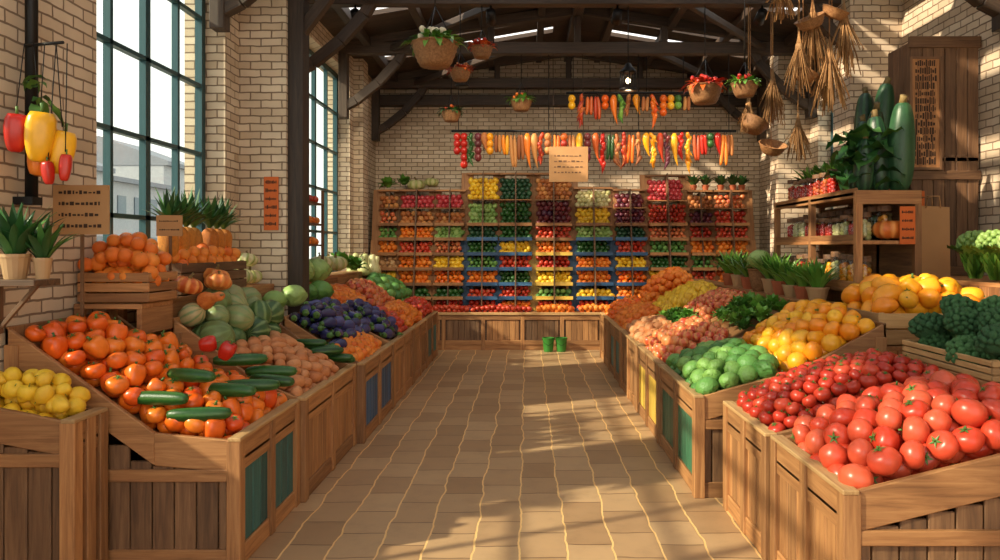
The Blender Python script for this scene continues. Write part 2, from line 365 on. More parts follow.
# ---------------------------------------------------------------- room
XL,XR,YB,YF=-2.6,4.0,12.9,-3.0
EAVE=4.44; RX=0.7; RZ=5.0
f=Mesh(); f.box(XL-0.35,XR+0.35,YF,YB+0.3,-0.1,0); f.done('floor',[floormat()])
ops=[(-1.9,0.6),(0.78,3.66),(4.53,6.46),(8.7,11.0)]; S0,S1=1.24,4.14
w=Mesh(); ys=YF
w.box(XL-0.35,XL,YF,YB,0,S0); w.box(XL-0.35,XL,YF,YB,S1,EAVE+0.02)
for a,b_ in ops+[(YB,YB)]:
    w.box(XL-0.35,XL,ys,a,S0,S1); ys=b_
w.box(XL,XL+0.43,6.76,7.02,0,EAVE)
w.box(XL,XL+0.14,11.25,11.6,0,EAVE)
w.done('wall_left',[BRICK])
w=Mesh(); w.box(XL-0.35,XR+0.35,YB,YB+0.3,0,EAVE); w.prism([(XL-0.35,EAVE),(XR+0.35,EAVE),(RX,RZ+0.05)],YB,YB+0.3); w.done('wall_back',[BRICK])
w=Mesh(); w.box(XR,XR+0.35,YF,YB,0,1.9); w.box(XR,XR+0.35,YF,YB,3.6,EAVE+0.02)
w.box(XR,XR+0.35,YF,8.9,1.9,3.6); w.box(XR,XR+0.35,10.3,YB,1.9,3.6)
w.box(3.45,XR,8.0,8.45,0,EAVE); w.box(3.55,XR,10.6,10.95,0,EAVE); w.done('wall_right',[BRICK])
def window(name,x,y0,y1,z0,z1,nv,nh):
    s=Mesh(); s.box(x-0.03,x+0.03,y0,y0+0.07,z0,z1); s.box(x-0.03,x+0.03,y1-0.07,y1,z0,z1)
    s.box(x-0.03,x+0.03,y0,y1,z0,z0+0.07); s.box(x-0.03,x+0.03,y0,y1,z1-0.07,z1)
    for i in range(1,nv):
        y=y0+(y1-y0)*i/nv; wd=0.035 if i==nv//2 else 0.018; s.box(x-0.025,x+0.025,y-wd,y+wd,z0,z1)
    for i in range(1,nh):
        z=z0+(z1-z0)*i/nh; s.box(x-0.025,x+0.025,y0,y1,z-0.016,z+0.016)
    s.box(x-0.004,x+0.004,y0,y1,z0,z1,1)
    s.done(name,[FRAME,GLASS])
for i,(a,b_) in enumerate(ops): window('window_%d'%(i+1),XL-0.2,a,b_,S0,S1,4,5)
window('window_5',XR+0.2,8.9,10.3,1.9,3.6,3,4)
def rz(x): return EAVE+(RZ-EAVE)*(1-abs(x-RX)/3.3)
sky=[(-1.4,-0.5),(0.6,1.5),(2.4,3.4),(4.5,5.5),(6.5,7.6),(8.7,9.5),(10.6,10.95),(11.35,11.65)]
rf=Mesh()
def slab(xa,xb,ya,yb):
    y=ya
    while y<yb-1e-6:
        y2=min(yb,y+0.24); rf.prism([(xa,rz(xa)),(xb,rz(xb)),(xb,rz(xb)+0.06),(xa,rz(xa)+0.06)],y,y2-0.002); y=y2
y=-2.0
for a,b_ in sorted(sky)+[(YB+0.3,YB+0.3)]:
    slab(XL-0.4,RX,y,a); slab(RX,XR+0.4,y,a)
    if a<YB: slab(XL-0.4,-2.2,a,b_); slab(0.4,RX,a,b_); slab(RX,1.2,a,b_); slab(3.4,XR+0.4,a,b_)
    y=b_
rf.done('ceiling',[W_ROOF])
tr=Mesh(); TY=[12.6,10.4,8.3,6.2,4.1,2.0]
for ty in TY:
    tr.box(XL+0.0,XR,ty-0.07,ty+0.07,4.28,4.44)
    tr.bar((XL,ty,rz(XL)-0.02),(RX,ty,RZ-0.1),0.12,0.14); tr.bar((RX,ty,RZ-0.1),(XR,ty,rz(XR)-0.02),0.12,0.14)
    for x in (-1.6,-0.5,RX,1.9,3.0): tr.bar((x,ty,4.42),(x,ty,rz(x)-0.05),0.09,0.09)
    for sx,x0 in ((1,XL),(-1,XR)):
        pts=[(x0+sx*(0.05+0.85*math.sin(k*math.pi/8)**1.6),ty,3.55+0.8*(1-math.cos(k*math.pi/8)**1.6)) for k in range(5)]
        for p,q in zip(pts,pts[1:]): tr.bar(p,q,0.11,0.12)
        tr.box(min(x0,x0+sx*0.12),max(x0,x0+sx*0.12),ty-0.07,ty+0.07,3.4,4.3)
tr.box(XL,XR,12.7,12.9,4.02,4.2)
for x in (-2.2,-1.4,-0.6,0.2,1.2,2.0,2.8,3.6):
    tr.box(x-0.05,x+0.05,-1.9,YB,rz(x)-0.13,rz(x)-0.02)
tr.box(RX-0.07,RX+0.07,-1.9,YB,RZ-0.2,RZ-0.02)
for ya,yb in zip(TY,TY[1:]):
    tr.bar((-1.9,ya,4.36),(-0.2,yb,4.36),0.07,0.08); tr.bar((3.3,ya,4.36),(1.7,yb,4.36),0.07,0.08)
tr.done('roof_trusses',[W_ROOF],0.006)
p=Mesh(); p.box(XL+0.43,XL+0.57,6.8,7.0,0,4.28); p.box(XL+0.40,XL+0.62,6.76,7.05,3.9,4.05)
p.bar((XL+0.5,6.9,3.55),(XL+1.1,6.9,4.34),0.1,0.1); p.bar((XL+0.5,6.95,4.1),(XL+0.5,6.2,4.36),0.1,0.1)
p.done('timber_column',[W_ROOF],0.006)
p=Mesh(); p.add(tube([(-2.53,3.83,1.82),(-2.53,3.83,4.4)],0.03,8)); p.box(-2.6,-2.5,3.79,3.87,1.82,1.86); p.box(-2.6,-2.5,3.79,3.87,3.0,3.04); p.done('wall_pipe',[IRON])
g=Mesh(); g.box(-90,XL-0.35,-60,120,-0.16,-0.1); g.done('street_ground',[plain('pavement_outside',(150,144,134),0.9)])
bd=Mesh()
STU=plain('pale_stucco',(168,168,170),0.8); SLATE=plain('roof_slate',(130,132,138),0.8); PANE=plain('house_window',(96,108,118),0.3)
y=14
for i in range(9):
    L_=U(5,9); h=U(4.6,7.4); x1=-21-U(0,1.5); bd.box(x1-8,x1,y,y+L_,-0.1,h,0); 
    bd.box(x1-8.3,x1+0.3,y-0.05,y+L_-0.05,h,h+0.25,1)
    if i%2: bd.prism([(x1-8.3,h+0.25),(x1+0.3,h+0.25),(x1-4,h+1.8)],y,y+L_,1)
    k=int(L_/1.8)
    for a in range(k):
        for zz in (1.0,3.2): bd.box(x1,x1+0.06,y+0.8+a*1.7,y+1.6+a*1.7,zz,zz+1.2,2)
    y+=L_
bd.done('street_buildings',[STU,SLATE,PANE])

# ---------------------------------------------------------------- stalls
def prof_fn(pts):
    xs=[abs(p[0]) for p in pts]; zs=[p[1] for p in pts]
    return lambda x: float(np.interp(abs(x),xs,zs))
def stall(pts,y0,y1,accent=None,panel=3,mats=None,name='produce_stall'):
    s=Mesh(); zf=prof_fn(pts); xa=pts[0][0]; xb=pts[-1][0]; sg=1 if xb>xa else -1; za=pts[0][1]
    lip=0.04
    for ya,yb in ((y0,y0+0.03),(y1-0.03,y1)):
        for (ax,az),(bx,bz) in zip(pts,pts[1:]):
            s.prism([(ax,az-0.12),(bx,bz-0.12),(bx,bz+lip),(ax,az+lip)] if sg>0 else [(bx,bz-0.12),(ax,az-0.12),(ax,az+lip),(bx,bz+lip)],ya,yb,0)
        x=0.0; tot=abs(xb-xa); wd=0.11
        while x<tot-0.01:
            x2=min(tot,x+wd); a=xa+sg*x; b_=xa+sg*(x2-0.006); zt=min(zf(a),zf(b_))-0.115
            lo,hi=min(a,b_),max(a,b_); s.box(lo,hi,(ya+0.012 if ya==y0 else ya),(yb if ya==y0 else yb-0.012),0.07,zt,panel); x=x2
        s.box(min(xa,xb),max(xa,xb),ya,yb,0.0,0.1,0)
    s.box(min(xa,xb),max(xa,xb),y0-0.008,y0+0.02,za-0.16,za-0.10,0)
    xi=xa+sg*0.03; lo,hi=min(xa,xi),max(xa,xi)
    s.box(lo,hi,y0,y1,za-0.12,za+lip,0)
    s.box(lo,hi,y0,y1,0.0,0.1,0)
    y=y0
    while y<y1-0.01:
        y2=min(y1,y+0.115); s.box(min(xa+sg*0.012,xi),max(xa+sg*0.012,xi),y,y2-0.006,0.1,za-0.12,0 if accent is None else 1); y=y2
    po=xa-sg*0.012
    for yy in (y0-0.012,y1-0.06,(y0+y1)/2-0.035):
        s.box(min(po,po+sg*0.07),max(po,po+sg*0.07),yy,yy+0.07,0,za+lip+0.005,0)
    for xx in (xb-sg*0.07,):
        s.box(min(xx,xb),max(xx,xb),y0-0.012,y0+0.05,0,zf(xb)-0.05,0)
    s.box(min(xa-sg*0.015,xi+sg*0.02),max(xa-sg*0.015,xi+sg*0.02),y0-0.015,y1,za+lip,za+lip+0.02,2)
    for (ax,az),(bx,bz) in zip(pts,pts[1:]):
        q=[(ax,az-0.07),(bx,bz-0.07),(bx,bz-0.05),(ax,az-0.05)]
        if sg<0: q=[(bx,bz-0.07),(ax,az-0.07),(ax,az-0.05),(bx,bz-0.05)]
        s.prism(q,y0+0.03,y1-0.03,0)
    s.box(min(xb,xb-sg*0.02),max(xb,xb-sg*0.02),y0,y1,0,zf(xb)+lip,0)
    s.done(name,[W_MID,accent or W_DARK,W_PALE,W_DARK],0.004); return zf
def crate(x0,x1,y0,y1,z0,z1,mat=None,name='wooden_crate',slats=3):
    s=Mesh(); h=(z1-z0)/slats; t=0.015
    for i in range(slats):
        a=z0+i*h+0.004; b_=z0+(i+1)*h-0.004
        s.box(x0,x1,y0,y0+t,a,b_); s.box(x0,x1,y1-t,y1,a,b_); s.box(x0,x0+t,y0+t,y1-t,a,b_); s.box(x1-t,x1,y0+t,y1-t,a,b_)
    for x in (x0+t,x1-t-0.03):
        for y in (y0+t,y1-t-0.03): s.box(x,x+0.03,y,y+0.03,z0,z1)
    s.box(x0+t,x1-t,y0+t,y1-t,z0,z0+0.02)
    s.done(name,[mat or W_MID],0.003)
def orient(mode,ang=0.0,jit=0.35):
    if mode=='rand': return (U(0,6.3),U(0,6.3),U(0,6.3))
    if mode=='up': return (U(-.6,.6),U(-.6,.6),U(0,6.3))
    if mode=='sit': return (U(-.2,.2),U(-.2,.2),U(0,6.3))
    if mode=='lie': return (math.pi/2+U(-.12,.12),U(-.3,.3),ang+U(-jit,jit))
def pile(name,x0,x1,y0,y1,zf,tm,r,mats,mound=0.1,layers=2,mode='up',skip=None,asp=(1,1),ang=0.0,jit=0.35,lift=0.75,sv=0.14):
    s=Mesh(); dx=1.8*r*asp[0]; dy=1.62*r*asp[1]
    for ly in range(layers):
        row=0; y=y0+r*0.9*asp[1]+(ly%2)*dy*0.5
        while y<=y1-r*0.7*asp[1]:
            x=x0+r*0.9*asp[0]+((row+ly)%2)*dx*0.5
            while x<=x1-r*0.7*asp[0]:
                u=2*(x-x0)/(x1-x0)-1; v=2*(y-y0)/(y1-y0)-1
                m_=mound*(1-abs(u)**3)*(1-abs(v)**3)
                base=zf(x); z=base+m_+r*lift-ly*1.35*r
                if (ly==0 or z>base+0.2*r-0.05) and not (skip and skip(x,y)):
                    k=r*U(1-sv,1+sv)
                    s.add(random.choice(tm),k,orient(mode,ang,jit),(x+U(-.2,.2)*r,y+U(-.2,.2)*r,z+U(-.22,.22)*r))
                x+=dx
            y+=dy; row+=1
    if s.n: return s.done(name,mats)
def singles(name,items,mats):
    s=Mesh()
    for t,sc,rot,loc in items: s.add(t,sc,rot,loc)
    return s.done(name,mats)

# --- left side
PL1=[(-1.43,0.6),(-1.85,0.64),(-2.59,1.17)]
zf=stall(PL1,3.72,4.68,P_TEAL)
pile('orange_pepper_pile',-2.54,-1.47,3.75,4.66,zf,[HI['tomato'],HI['pepper'],HI['tomato']],0.056,[ORPEP,STEM],0.19,3,skip=lambda x,y:(y>4.22 and x<-2.14))
items=[]
for (x,y,z,a) in [(-1.86,3.80,0.84,1.45),(-1.66,3.79,0.76,1.75),(-1.60,4.02,0.84,1.3),(-1.55,4.2,0.83,1.7),(-1.52,4.42,0.82,1.2),(-1.56,4.56,0.85,1.6),(-1.72,4.5,0.93,1.9),(-1.78,3.95,0.93,1.2)]:
    items.append((random.choice(CUCT),(0.038,0.038,0.036),(math.pi/2,0.1,a),(x,y,z)))
singles('cucumber_pile',items,[CUC,STEM])
singles('red_pepper_pair',[(HI['pepper'],0.055,(0.4,0.3,1),(-1.72,4.3,1.01)),(HI['pepper'],0.05,(1.4,0.3,2),(-1.83,4.3,1.05))],[REDP,STEM])
PL2=[(-1.40,0.6),(-1.7,0.72),(-2.24,1.12)]
zf=stall(PL2,4.72,6.1)
pile('yam_pile',-1.95,-1.43,4.75,5.85,zf,YAMT+POTT,0.042,[YAM],0.10,3,'lie',asp=(1.15,1.5),jit=1.4)
singles('cucumber_pile',[(random.choice(CUCT),(0.034,0.034,0.03),(math.pi/2,0,a),(x,y,z)) for x,y,z,a in [(-1.5,5.9,0.74,1.4),(-1.62,5.95,0.8,1.7),(-1.47,5.97,0.72,1.1),(-1.7,5.85,0.86,1.5),(-1.55,5.82,0.8,2.0)]],[CUC,STEM])
pile('squash_pile',-2.26,-1.84,4.78,6.05,lambda x:zf(x)-0.02,MELT+WMT+[CABL[0]],0.1,[WMEL,STEM],0.13,2,'rand',sv=0.25)
singles('small_pumpkin_group',[(PUMT[0],0.09,(0.2,0.2,1),(-2.2,4.86,1.36)),(PUMT[0],0.085,(0.1,0.3,2),(-2.1,5.1,1.37)),(PUMT[0],0.09,(0.2,0,2),(-2.22,5.35,1.4)),(BUTT[0],0.06,(1.3,0.2,1),(-2.05,4.85,1.27))],[PUM,STEMB])
PL3=[(-1.34,0.6),(-1.6,0.74),(-2.0,1.0)]
zf=stall(PL3,6.14,7.5,P_BLUE)
pile('small_orange_pile',-1.62,-1.36,6.17,7.2,zf,[HI['orange']],0.04,[ORG,STEM],0.07,2)
pile('eggplant_pile',-1.99,-1.52,6.17,7.46,zf,EGGT,0.052,[EGG,STEM],0.15,2,'lie',asp=(1.0,1.75),jit=0.8)
PL3=[(-1.34,0.6),(-1.6,0.72),(-2.24,1.12)]
zf=stall(PL3,7.54,8.8)
pile('eggplant_pile',-1.95,-1.37,7.57,8.3,zf,EGGT,0.052,[EGG,STEM],0.13,2,'lie',asp=(1,1.75),jit=0.8)
pile('orange_pile',-2.2,-1.8,7.57,8.78,zf,[LO['orange']],0.05,[ORG,STEM],0.1,2)
pile('tomato_pile',-1.8,-1.37,8.3,8.78,zf,[LO['tomato']],0.05,[TOM,STEM],0.1,2)
zf=stall(PL3,8.84,10.0)
pile('orange_pile',-1.75,-1.37,8.87,9.97,zf,[LO['orange']],0.05,[ORG,STEM],0.12,2)
pile('apple_pile',-2.2,-1.75,8.87,9.97,zf,[LO['apple']],0.055,[APP,STEM],0.12,2)
zf=stall(PL3,10.04,11.2,P_TEAL)
pile('tomato_pile',-1.7,-1.37,10.07,11.17,zf,[LO['tomato']],0.05,[CHER,STEM],0.12,2)
pile('cabbage_pile',-2.2,-1.7,10.07,11.17,zf,CABL,0.08,[CABD,STEM],0.12,2)
lg=Mesh()
for a,b_ in ((4.28,4.66),(4.72,5.7),(5.72,6.74),(7.06,8.0),(8.02,9.0),(9.02,10.1),(10.12,11.2)):
    x0=-2.59; x1=-2.2 if a<4.6 else -2.27
    lg.box(x0,x1,a,b_,1.25,1.28); lg.box(x1-0.03,x1,a,b_,1.1,1.25)
    for yy in (a,b_-0.05): lg.box(x0,x0+0.05,yy,yy+0.05,0,1.25); 
lg.done('display_ledge',[W_MID],0.004)
crate(-2.58,-2.17,4.30,4.66,1.285,1.46,W_MID)
pile('orange_pile',-2.58,-2.17,4.30,4.66,lambda x:1.43,[HI['orange']],0.042,[ORG,STEM],0.20,6,lift=0.6)
crate(-2.57,-2.28,4.95,6.1,1.285,1.50,W_DARK)
pile('orange_pile',-2.57,-2.27,4.97,6.08,lambda x:1.50,[HI['orange']],0.045,[ORG,STEM],0.05,2)
def pineapple(s,x,y,z,r,h):
    t=fruit(1,seg=16,rings=11,p=0.7); th=np.arctan2(t.V[:,1],t.V[:,0]); k=1+0.06*np.cos(8*th+9*t.V[:,2])*np.cos(8*th-9*t.V[:,2]); t.V[:,:2]*=k[:,None]
    s.add(t,(r,r,h/2),(U(-.08,.08),U(-.08,.08),R()*6),(x,y,z+h/2))
    for i in range(26):
        q=(i+.5)/26; e=1.5-0.75*(1-q)
        s.add(leaf(0.27*U(.8,1.1)*(0.75+0.3*q),0.036,e,e-0.7*(1-q)-0.1,5,0,0,0.5),1,(0,0,i*2.4),(x,y,z+h*0.95),mo=1)
s=Mesh()
for y in (4.98,5.14,5.3,5.46,5.62,5.78,5.94): pineapple(s,-2.40+U(-.03,.03),y,1.53,0.065,0.22)
s.done('pineapple_row',[PINE,LEAFD])
singles('gourd_group',[(PUMT[0],0.11,(0,0,1),(-2.42,6.3,1.36)),(PUMT[0],0.1,(0,0,2),(-2.42,6.55,1.35)),(PUMT[0],0.085,(0.3,0,3),(-2.40,6.43,1.5))],[CRM,STEMB])
pile('cabbage_row',-2.5,-2.05,7.1,7.9,lambda x:1.27,CABT,0.13,[CAB],0.04,2,'sit')
pile('pumpkin_row',-2.55,-2.1,8.6,9.3,lambda x:1.27,PUMT,0.14,[CRM,STEMB],0.05,1,'sit')
pile('lettuce_row',-2.5,-2.1,9.4,10.3,lambda x:1.27,LETT,0.14,[LEAF],0.02,1,'sit')
pile('gourd_row',-2.5,-2.1,10.3,11.1,lambda x:1.27,BUTT,0.09,[CRM,STEMB],0.0,1,'sit')
pile('savoy_row',-2.22,-1.93,6.15,6.7,lambda x:1.04,CABT,0.115,[CAB],0.06,1,'sit')
pile('savoy_row',-2.22,-1.93,7.1,7.6,lambda x:1.04,CABT,0.115,[CABD],0.06,1,'sit')
pile('pale_melon_row',-2.55,-2.25,4.74,4.94,lambda x:1.25,MELT,0.10,[MEL],0.0,1,'rand')
PA=[(-2.07,0.76),(-2.58,0.86)]
zf=stall(PA,3.42,3.68,name='lemon_stall')
pile('lemon_pile',-2.58,-2.10,3.44,3.69,zf,[HI['lemon'],HI['apple']],0.042,[LEM,STEM],0.14,4,'rand')
def plant(name,loc,r,h,n,w,pot=POT,lm=LEAF,fl=None):
    s=Mesh(); x,y,z=loc; ph=h*0.32
    s.add(rev([(0,0.01),(0.72*r,0),(0.78*r,0.02),(r,ph*0.85),(1.06*r,ph*0.86),(1.06*r,ph),(0.93*r,ph),(0.9*r,ph*0.85),(0,ph*0.86)],16,mat=0,smooth=False),1,None,loc)
    s.add(rev([(0,ph*0.86),(0.88*r,ph*0.85),(0.88*r,ph*0.84),(0,ph*0.84)],12,mat=2),1,None,(x,y,z+0.002))
    for i in range(n):
        a=i*2.4; k=(i+0.5)/n; e0=1.5-0.55*k; l=(h-ph)*U(.8,1.15)
        t=leaf(l,w,e0,e0-0.7*k-0.15,6,0.03,1,0.4).xf(rot=(0,0,a))
        s.add(t,1,None,(x+math.cos(a)*r*0.5*k,y+math.sin(a)*r*0.5*k,z+ph*0.84))
    s.done(name,[pot,lm,SOIL])
st=Mesh(); st.box(-2.595,-2.30,3.50,3.70,1.42,1.45); st.bar((-2.59,3.68,1.2),(-2.4,3.68,1.42),0.02,0.02,0); st.box(-2.6,-2.58,3.665,3.70,1.18,1.42); st.done('bracket_shelf',[W_DARK],0.003)
plant('snake_plant',(-2.47,3.62,1.45),0.065,0.38,40,0.045,POT,LEAFD)
plant('snake_plant',(-2.35,3.64,1.45),0.04,0.32,26,0.035,POT,LEAFD)
hp=Mesh()
hp.add(tube([(-2.53,3.78,2.62),(-2.3,3.72,2.62)],0.008,6),mo=3)
for (x,y,z,sc,m_) in [(-2.52,3.70,2.17,(0.065,0.065,0.1),0),(-2.40,3.70,2.15,(0.082,0.082,0.13),1),(-2.33,3.76,2.08,(0.068,0.068,0.115),1),(-2.46,3.8,2.06,(0.07,0.07,0.1),2),(-2.29,3.72,2.0,(0.035,0.035,0.07),0),(-2.35,3.68,1.97,(0.032,0.032,0.06),0)]:
    t=HI['pepper'].copy(); t.M=np.where(t.M==1,4,m_); hp.add(t,sc,(U(-.15,.15),U(-.15,.15),R()*6),(x,y,z))
    hp.add(tube([(x,y,z+sc[2]*1.1),(x+U(-.02,.02),3.74,2.62)],0.003,4),mo=3)
for i in range(8): hp.add(leaf(0.14,0.05,U(-1,1),-1.2,5,0.1,0),1,(0,0,R()*6),(-2.44+U(-.06,.06),3.74,2.36+U(-.06,.1)),mo=4)
hp.done('hanging_peppers',[REDP,YELP,ORPEP,IRON,STEM])
def sign(name,c,w_,h_,lines=4,stick=None,mat=None,frame=False):
    s=Mesh(); x,y,z=c; s.box(x-w_/2,x+w_/2,y-0.006,y+0.006,z-h_/2,z+h_/2,0)
    for i in range(lines):
        zz=z+h_/2-h_*(i+0.7)/(lines+0.4); xx=x-w_*0.38
        while xx<x+w_*0.34:
            l=U(.02,.07)*w_; hh=h_*0.04*U(.4,1.3)
            s.box(xx,min(xx+l,x+w_*0.42),y-0.009,y-0.006,zz-hh*0.5,zz+hh,1); xx+=l+0.03*w_
    if stick: s.box(x-0.008,x+0.008,y+0.006,y+0.018,stick,z+h_*0.3,2)
    if frame:
        for a,b_,c_,d in ((x-w_/2-.02,x-w_/2,z-h_/2-.02,z+h_/2+.02),(x+w_/2,x+w_/2+.02,z-h_/2-.02,z+h_/2+.02),(x-w_/2,x+w_/2,z+h_/2,z+h_/2+.02),(x-w_/2,x+w_/2,z-h_/2-.02,z-h_/2)): s.box(a,b_,y-0.015,y+0.01,c_,d,2)
    return s.done(name,[mat or PAPER,INK,W_DARK])
sign('paper_sign',(-2.45,4.12,1.81),0.31,0.27,4,1.0)
sign('paper_sign',(-2.24,4.7,1.74),0.16,0.13,2,1.28)
sign('advertising_poster',(-2.3,6.745,2.0),0.13,0.48,6,None,ORANGEP)
wr=Mesh()
for z in (1.62,1.85,2.08): wr.box(-2.59,-2.3,7.4,8.5,z,z+0.02)
for y in (7.4,8.48): wr.box(-2.59,-2.56,y,y+0.03,1.3,2.25); wr.box(-2.33,-2.3,y,y+0.03,1.3,2.25)
wr.done('produce_rack',[W_DARK],0.003)
for z in (1.64,1.87): pile('orange_row',-2.56,-2.31,7.45,8.46,lambda x,z=z:z,[LO['orange']],0.045,[ORG],0.0,1)
pile('pepper_row',-2.56,-2.31,7.45,8.46,lambda x:2.1,[LO['plum']],0.05,[CHIL],0.0,1)

# --- right side
PR1=[(1.24,0.6),(2.2,0.84)]
zf=stall(PR1,2.92,3.78)
pile('tomato_pile',1.27,2.2,2.95,3.76,zf,[HI['tomato']],0.062,[TOM,STEM],0.15,3,'rand')
PR2=[(1.22,0.6),(2.25,0.86)]
zf=stall(PR2,3.82,4.62)
pile('cherry_tomato_pile',1.25,2.25,3.85,4.6,zf,[HI['tomato']],0.044,[CHER,STEM],0.17,4,'up')
def plinth(x0,x1,y0,y1,z1,name='display_plinth',mats=None):
    s=Mesh(); x=x0
    while x<x1-0.01:
        x2=min(x1,x+0.12); s.box(x,x2-0.005,y0,y0+0.02,0,z1-0.03,0); x=x2
    y=y0+0.02
    while y<y1-0.01:
        y2=min(y1,y+0.12); s.box(x0,x0+0.02,y,y2-0.005,0,z1-0.03,0); y=y2
    s.box(x0,x1,y0,y1,z1-0.03,z1,0); s.done(name,[W_MID],0.003)
plinth(2.29,3.1,3.1,4.66,0.93)
crate(2.31,3.08,3.72,4.62,0.93,1.04,W_PALE)
pile('broccoli_pile',2.33,3.06,3.74,4.6,lambda x:1.02,BROT,0.105,[BRO,BROS],0.13,2,'up')
plinth(2.33,3.16,4.95,5.9,0.95)
crate(2.33,3.15,4.96,5.88,0.955,1.17,W_PALE,slats=2)
pile('yellow_pepper_pile',2.35,3.13,4.98,5.86,lambda x:1.13,[HI['pepper'],HI['pepper'],HI['mango']],0.078,[MANG,STEM],0.15,3,'rand')
plinth(3.2,3.98,4.7,6.5,1.36)
PR3=[(1.08,0.6),(1.75,0.78),(2.3,1.08)]
zf=stall(PR3,4.8,6.1,P_GREEN)
pile('green_cabbage_pile',1.12,1.68,4.83,6.07,zf,CABT,0.068,[CABD],0.10,2,'up')
pile('yellow_mango_pile',1.70,2.27,4.83,6.07,zf,[HI['mango'],HI['orange'],HI['pepper']],0.062,[MANG,STEM],0.14,3,'rand')
PR4=[(1.08,0.6),(1.7,0.8),(2.3,1.08)]
zf=stall(PR4,6.15,7.35,P_YEL)
pile('apple_pile',1.12,1.72,6.18,7.32,zf,[HI['apple']],0.058,[APP,STEM],0.14,3)
pile('lettuce_pile',1.75,2.25,6.2,7.3,zf,LETT,0.085,[LEAF],0.06,1,'sit')
zf=stall(PR4,7.4,8.6)
pile('yam_pile',1.12,1.5,7.43,8.57,zf,POTT,0.048,[YAM],0.1,2,'rand')
pile('lettuce_pile',1.45,1.75,7.45,8.5,zf,LETT,0.075,[LEAF],0.06,1,'sit')
pile('apple_pile',1.75,2.25,7.43,8.57,zf,[LO['apple']],0.055,[APP,STEM],0.1,2)
zf=stall(PR4,8.65,9.8,P_TEAL)
pile('orange_pile',1.12,1.6,8.68,9.77,zf,[LO['orange']],0.052,[ORG,STEM],0.13,2)
pile('lemon_pile',1.6,2.25,8.68,9.77,zf,[LO['lemon']],0.055,[LEM,STEM],0.12,2)
zf=stall(PR4,9.85,11.0)
pile('tomato_pile',1.12,1.6,9.88,10.97,zf,[LO['tomato']],0.052,[ORPEP,STEM],0.13,2)
pile('orange_pile',1.6,2.25,9.88,10.97,zf,[LO['orange']],0.055,[ORG,STEM],0.3,4)
s=Mesh()
s.box(2.33,2.58,6.2,11.0,1.12,1.15); 
for y in (6.2,7.8,9.4,10.94): s.box(2.33,2.38,y,y+0.05,0,1.12); s.box(2.53,2.58,y,y+0.05,0,1.12)
s.box(2.33,2.35,6.2,11.0,1.0,1.12); s.done('plant_bench',[W_MID],0.003)
for i,y in enumerate([6.35,6.65,6.95,7.25,7.55,8.3,8.7,9.1]): plant('potted_plant',(2.46,y,1.15),0.09,U(.34,.46),36,0.05,TERRA if i%2 else POT,LEAF)
def basket(t_r,h,seg=24,rows=9):
    prof=[(0,0)]; 
    for k in range(rows+1):
        a=k/rows; prof.append((t_r*(0.62+0.38*a**0.7)*(1+0.025*(-1)**k),h*a))
    prof+= [(t_r*1.06,h*1.02),(t_r*1.02,h*1.07),(t_r*0.93,h*0.98),(t_r*0.6,h*0.2),(0,h*0.18)]
    return rev(prof,seg,12,0.02)
s=Mesh(); s.add(basket(0.14,0.22),1,None,(2.46,7.87,1.15)); s.add(LETT[0],0.15,(0,0,0),(2.46,7.87,1.42),mo=1); s.add(CABT[0],0.12,(0,0,1),(2.42,7.8,1.48),mo=1); s.done('wicker_basket',[WICK,CAB])
s=Mesh(); X0,X1,Y0,Y1=2.62,3.14,5.97,7.95
for z in (1.0,1.27,1.66,2.05): s.box(X0,X1,Y0,Y1,z-0.03,z)
for x in (X0,X1-0.05):
    for y in (Y0,(Y0+Y1)/2-0.025,Y1-0.05): s.box(x-0.002,x+0.052,y-0.004,y+0.05,0,2.055)
s.box(X0+0.0,X0+0.015,Y0,Y1,2.0,2.08,0); s.box(X1-0.02,X1-0.005,Y0,Y1,1.0,2.0,1)
s.box(X0,X1,Y0-0.006,Y0+0.01,1.95,2.06); s.box(X0,X0+0.015,Y0,Y1,1.27,1.33); s.box(X0,X0+0.015,Y0,Y1,1.66,1.71)
s.done('shelving_unit',[W_MID,W_DARK],0.003)
def jar(s,x,y,z,r,h,fill):
    s.add(rev([(0,0),(r*0.9,0),(r,h*0.08),(r,h*0.72),(r*0.78,h*0.85),(r*0.78,h*0.9),(0,h*0.9)],16,mat=0),1,None,(x,y,z))
    s.add(rev([(0,h*1.02),(r*0.82,h*1.02),(r*0.84,h*0.98),(r*0.84,h*0.86),(0,h*0.86)],16,mat=1,smooth=False),1,None,(x,y,z))
    for k in range(12):
        a=k*2.1; s.add(LO['plum'],r*0.4,(R()*3,R()*3,0),(x+math.cos(a)*r*0.5,y+math.sin(a)*r*0.5,z+h*(0.12+0.05*k)),mo=fill)
JM=[JGL,W_DARK,MANG,CHIL,CUC,CRM,REDP]
s=Mesh()
for y in np.arange(6.12,7.85,0.165): jar(s,2.75,y,1.66,0.066,U(.18,.26),random.choice([2,3,4,5,6])); jar(s,2.93,y+0.03,1.66,0.066,0.28,random.choice([2,3,4]))
s.done('preserve_jars',JM)
s=Mesh()
for y in np.arange(6.1,7.85,0.17): jar(s,2.74,y,1.27,0.07,U(.22,.3),random.choice([3,4,2,5,6]))
s.done('preserve_jars',JM)
s=Mesh()
for y in np.arange(6.75,7.85,0.17): jar(s,2.76,y,2.05,0.07,U(.2,.26),random.choice([2,3,6,3]))
s.done('preserve_jars',JM)
for y in (6.9,7.2,7.5,7.75): plant('potted_herb',(2.95,y,2.05),0.08,0.42,30,0.08,TERRA,LEAF)
s=Mesh()
for x,y,rr,h in [(2.76,6.14,0.07,.07),(2.90,6.2,0.085,.1),(3.05,6.12,0.095,.115),(2.84,6.42,0.07,.1),(2.98,6.45,0.075,.115)]:
    s.add(ZUCT[0],(rr,rr,h*0.95),(U(-.1,.1),U(-.12,.12),R()*6),(x,y,2.05+h*3.25))
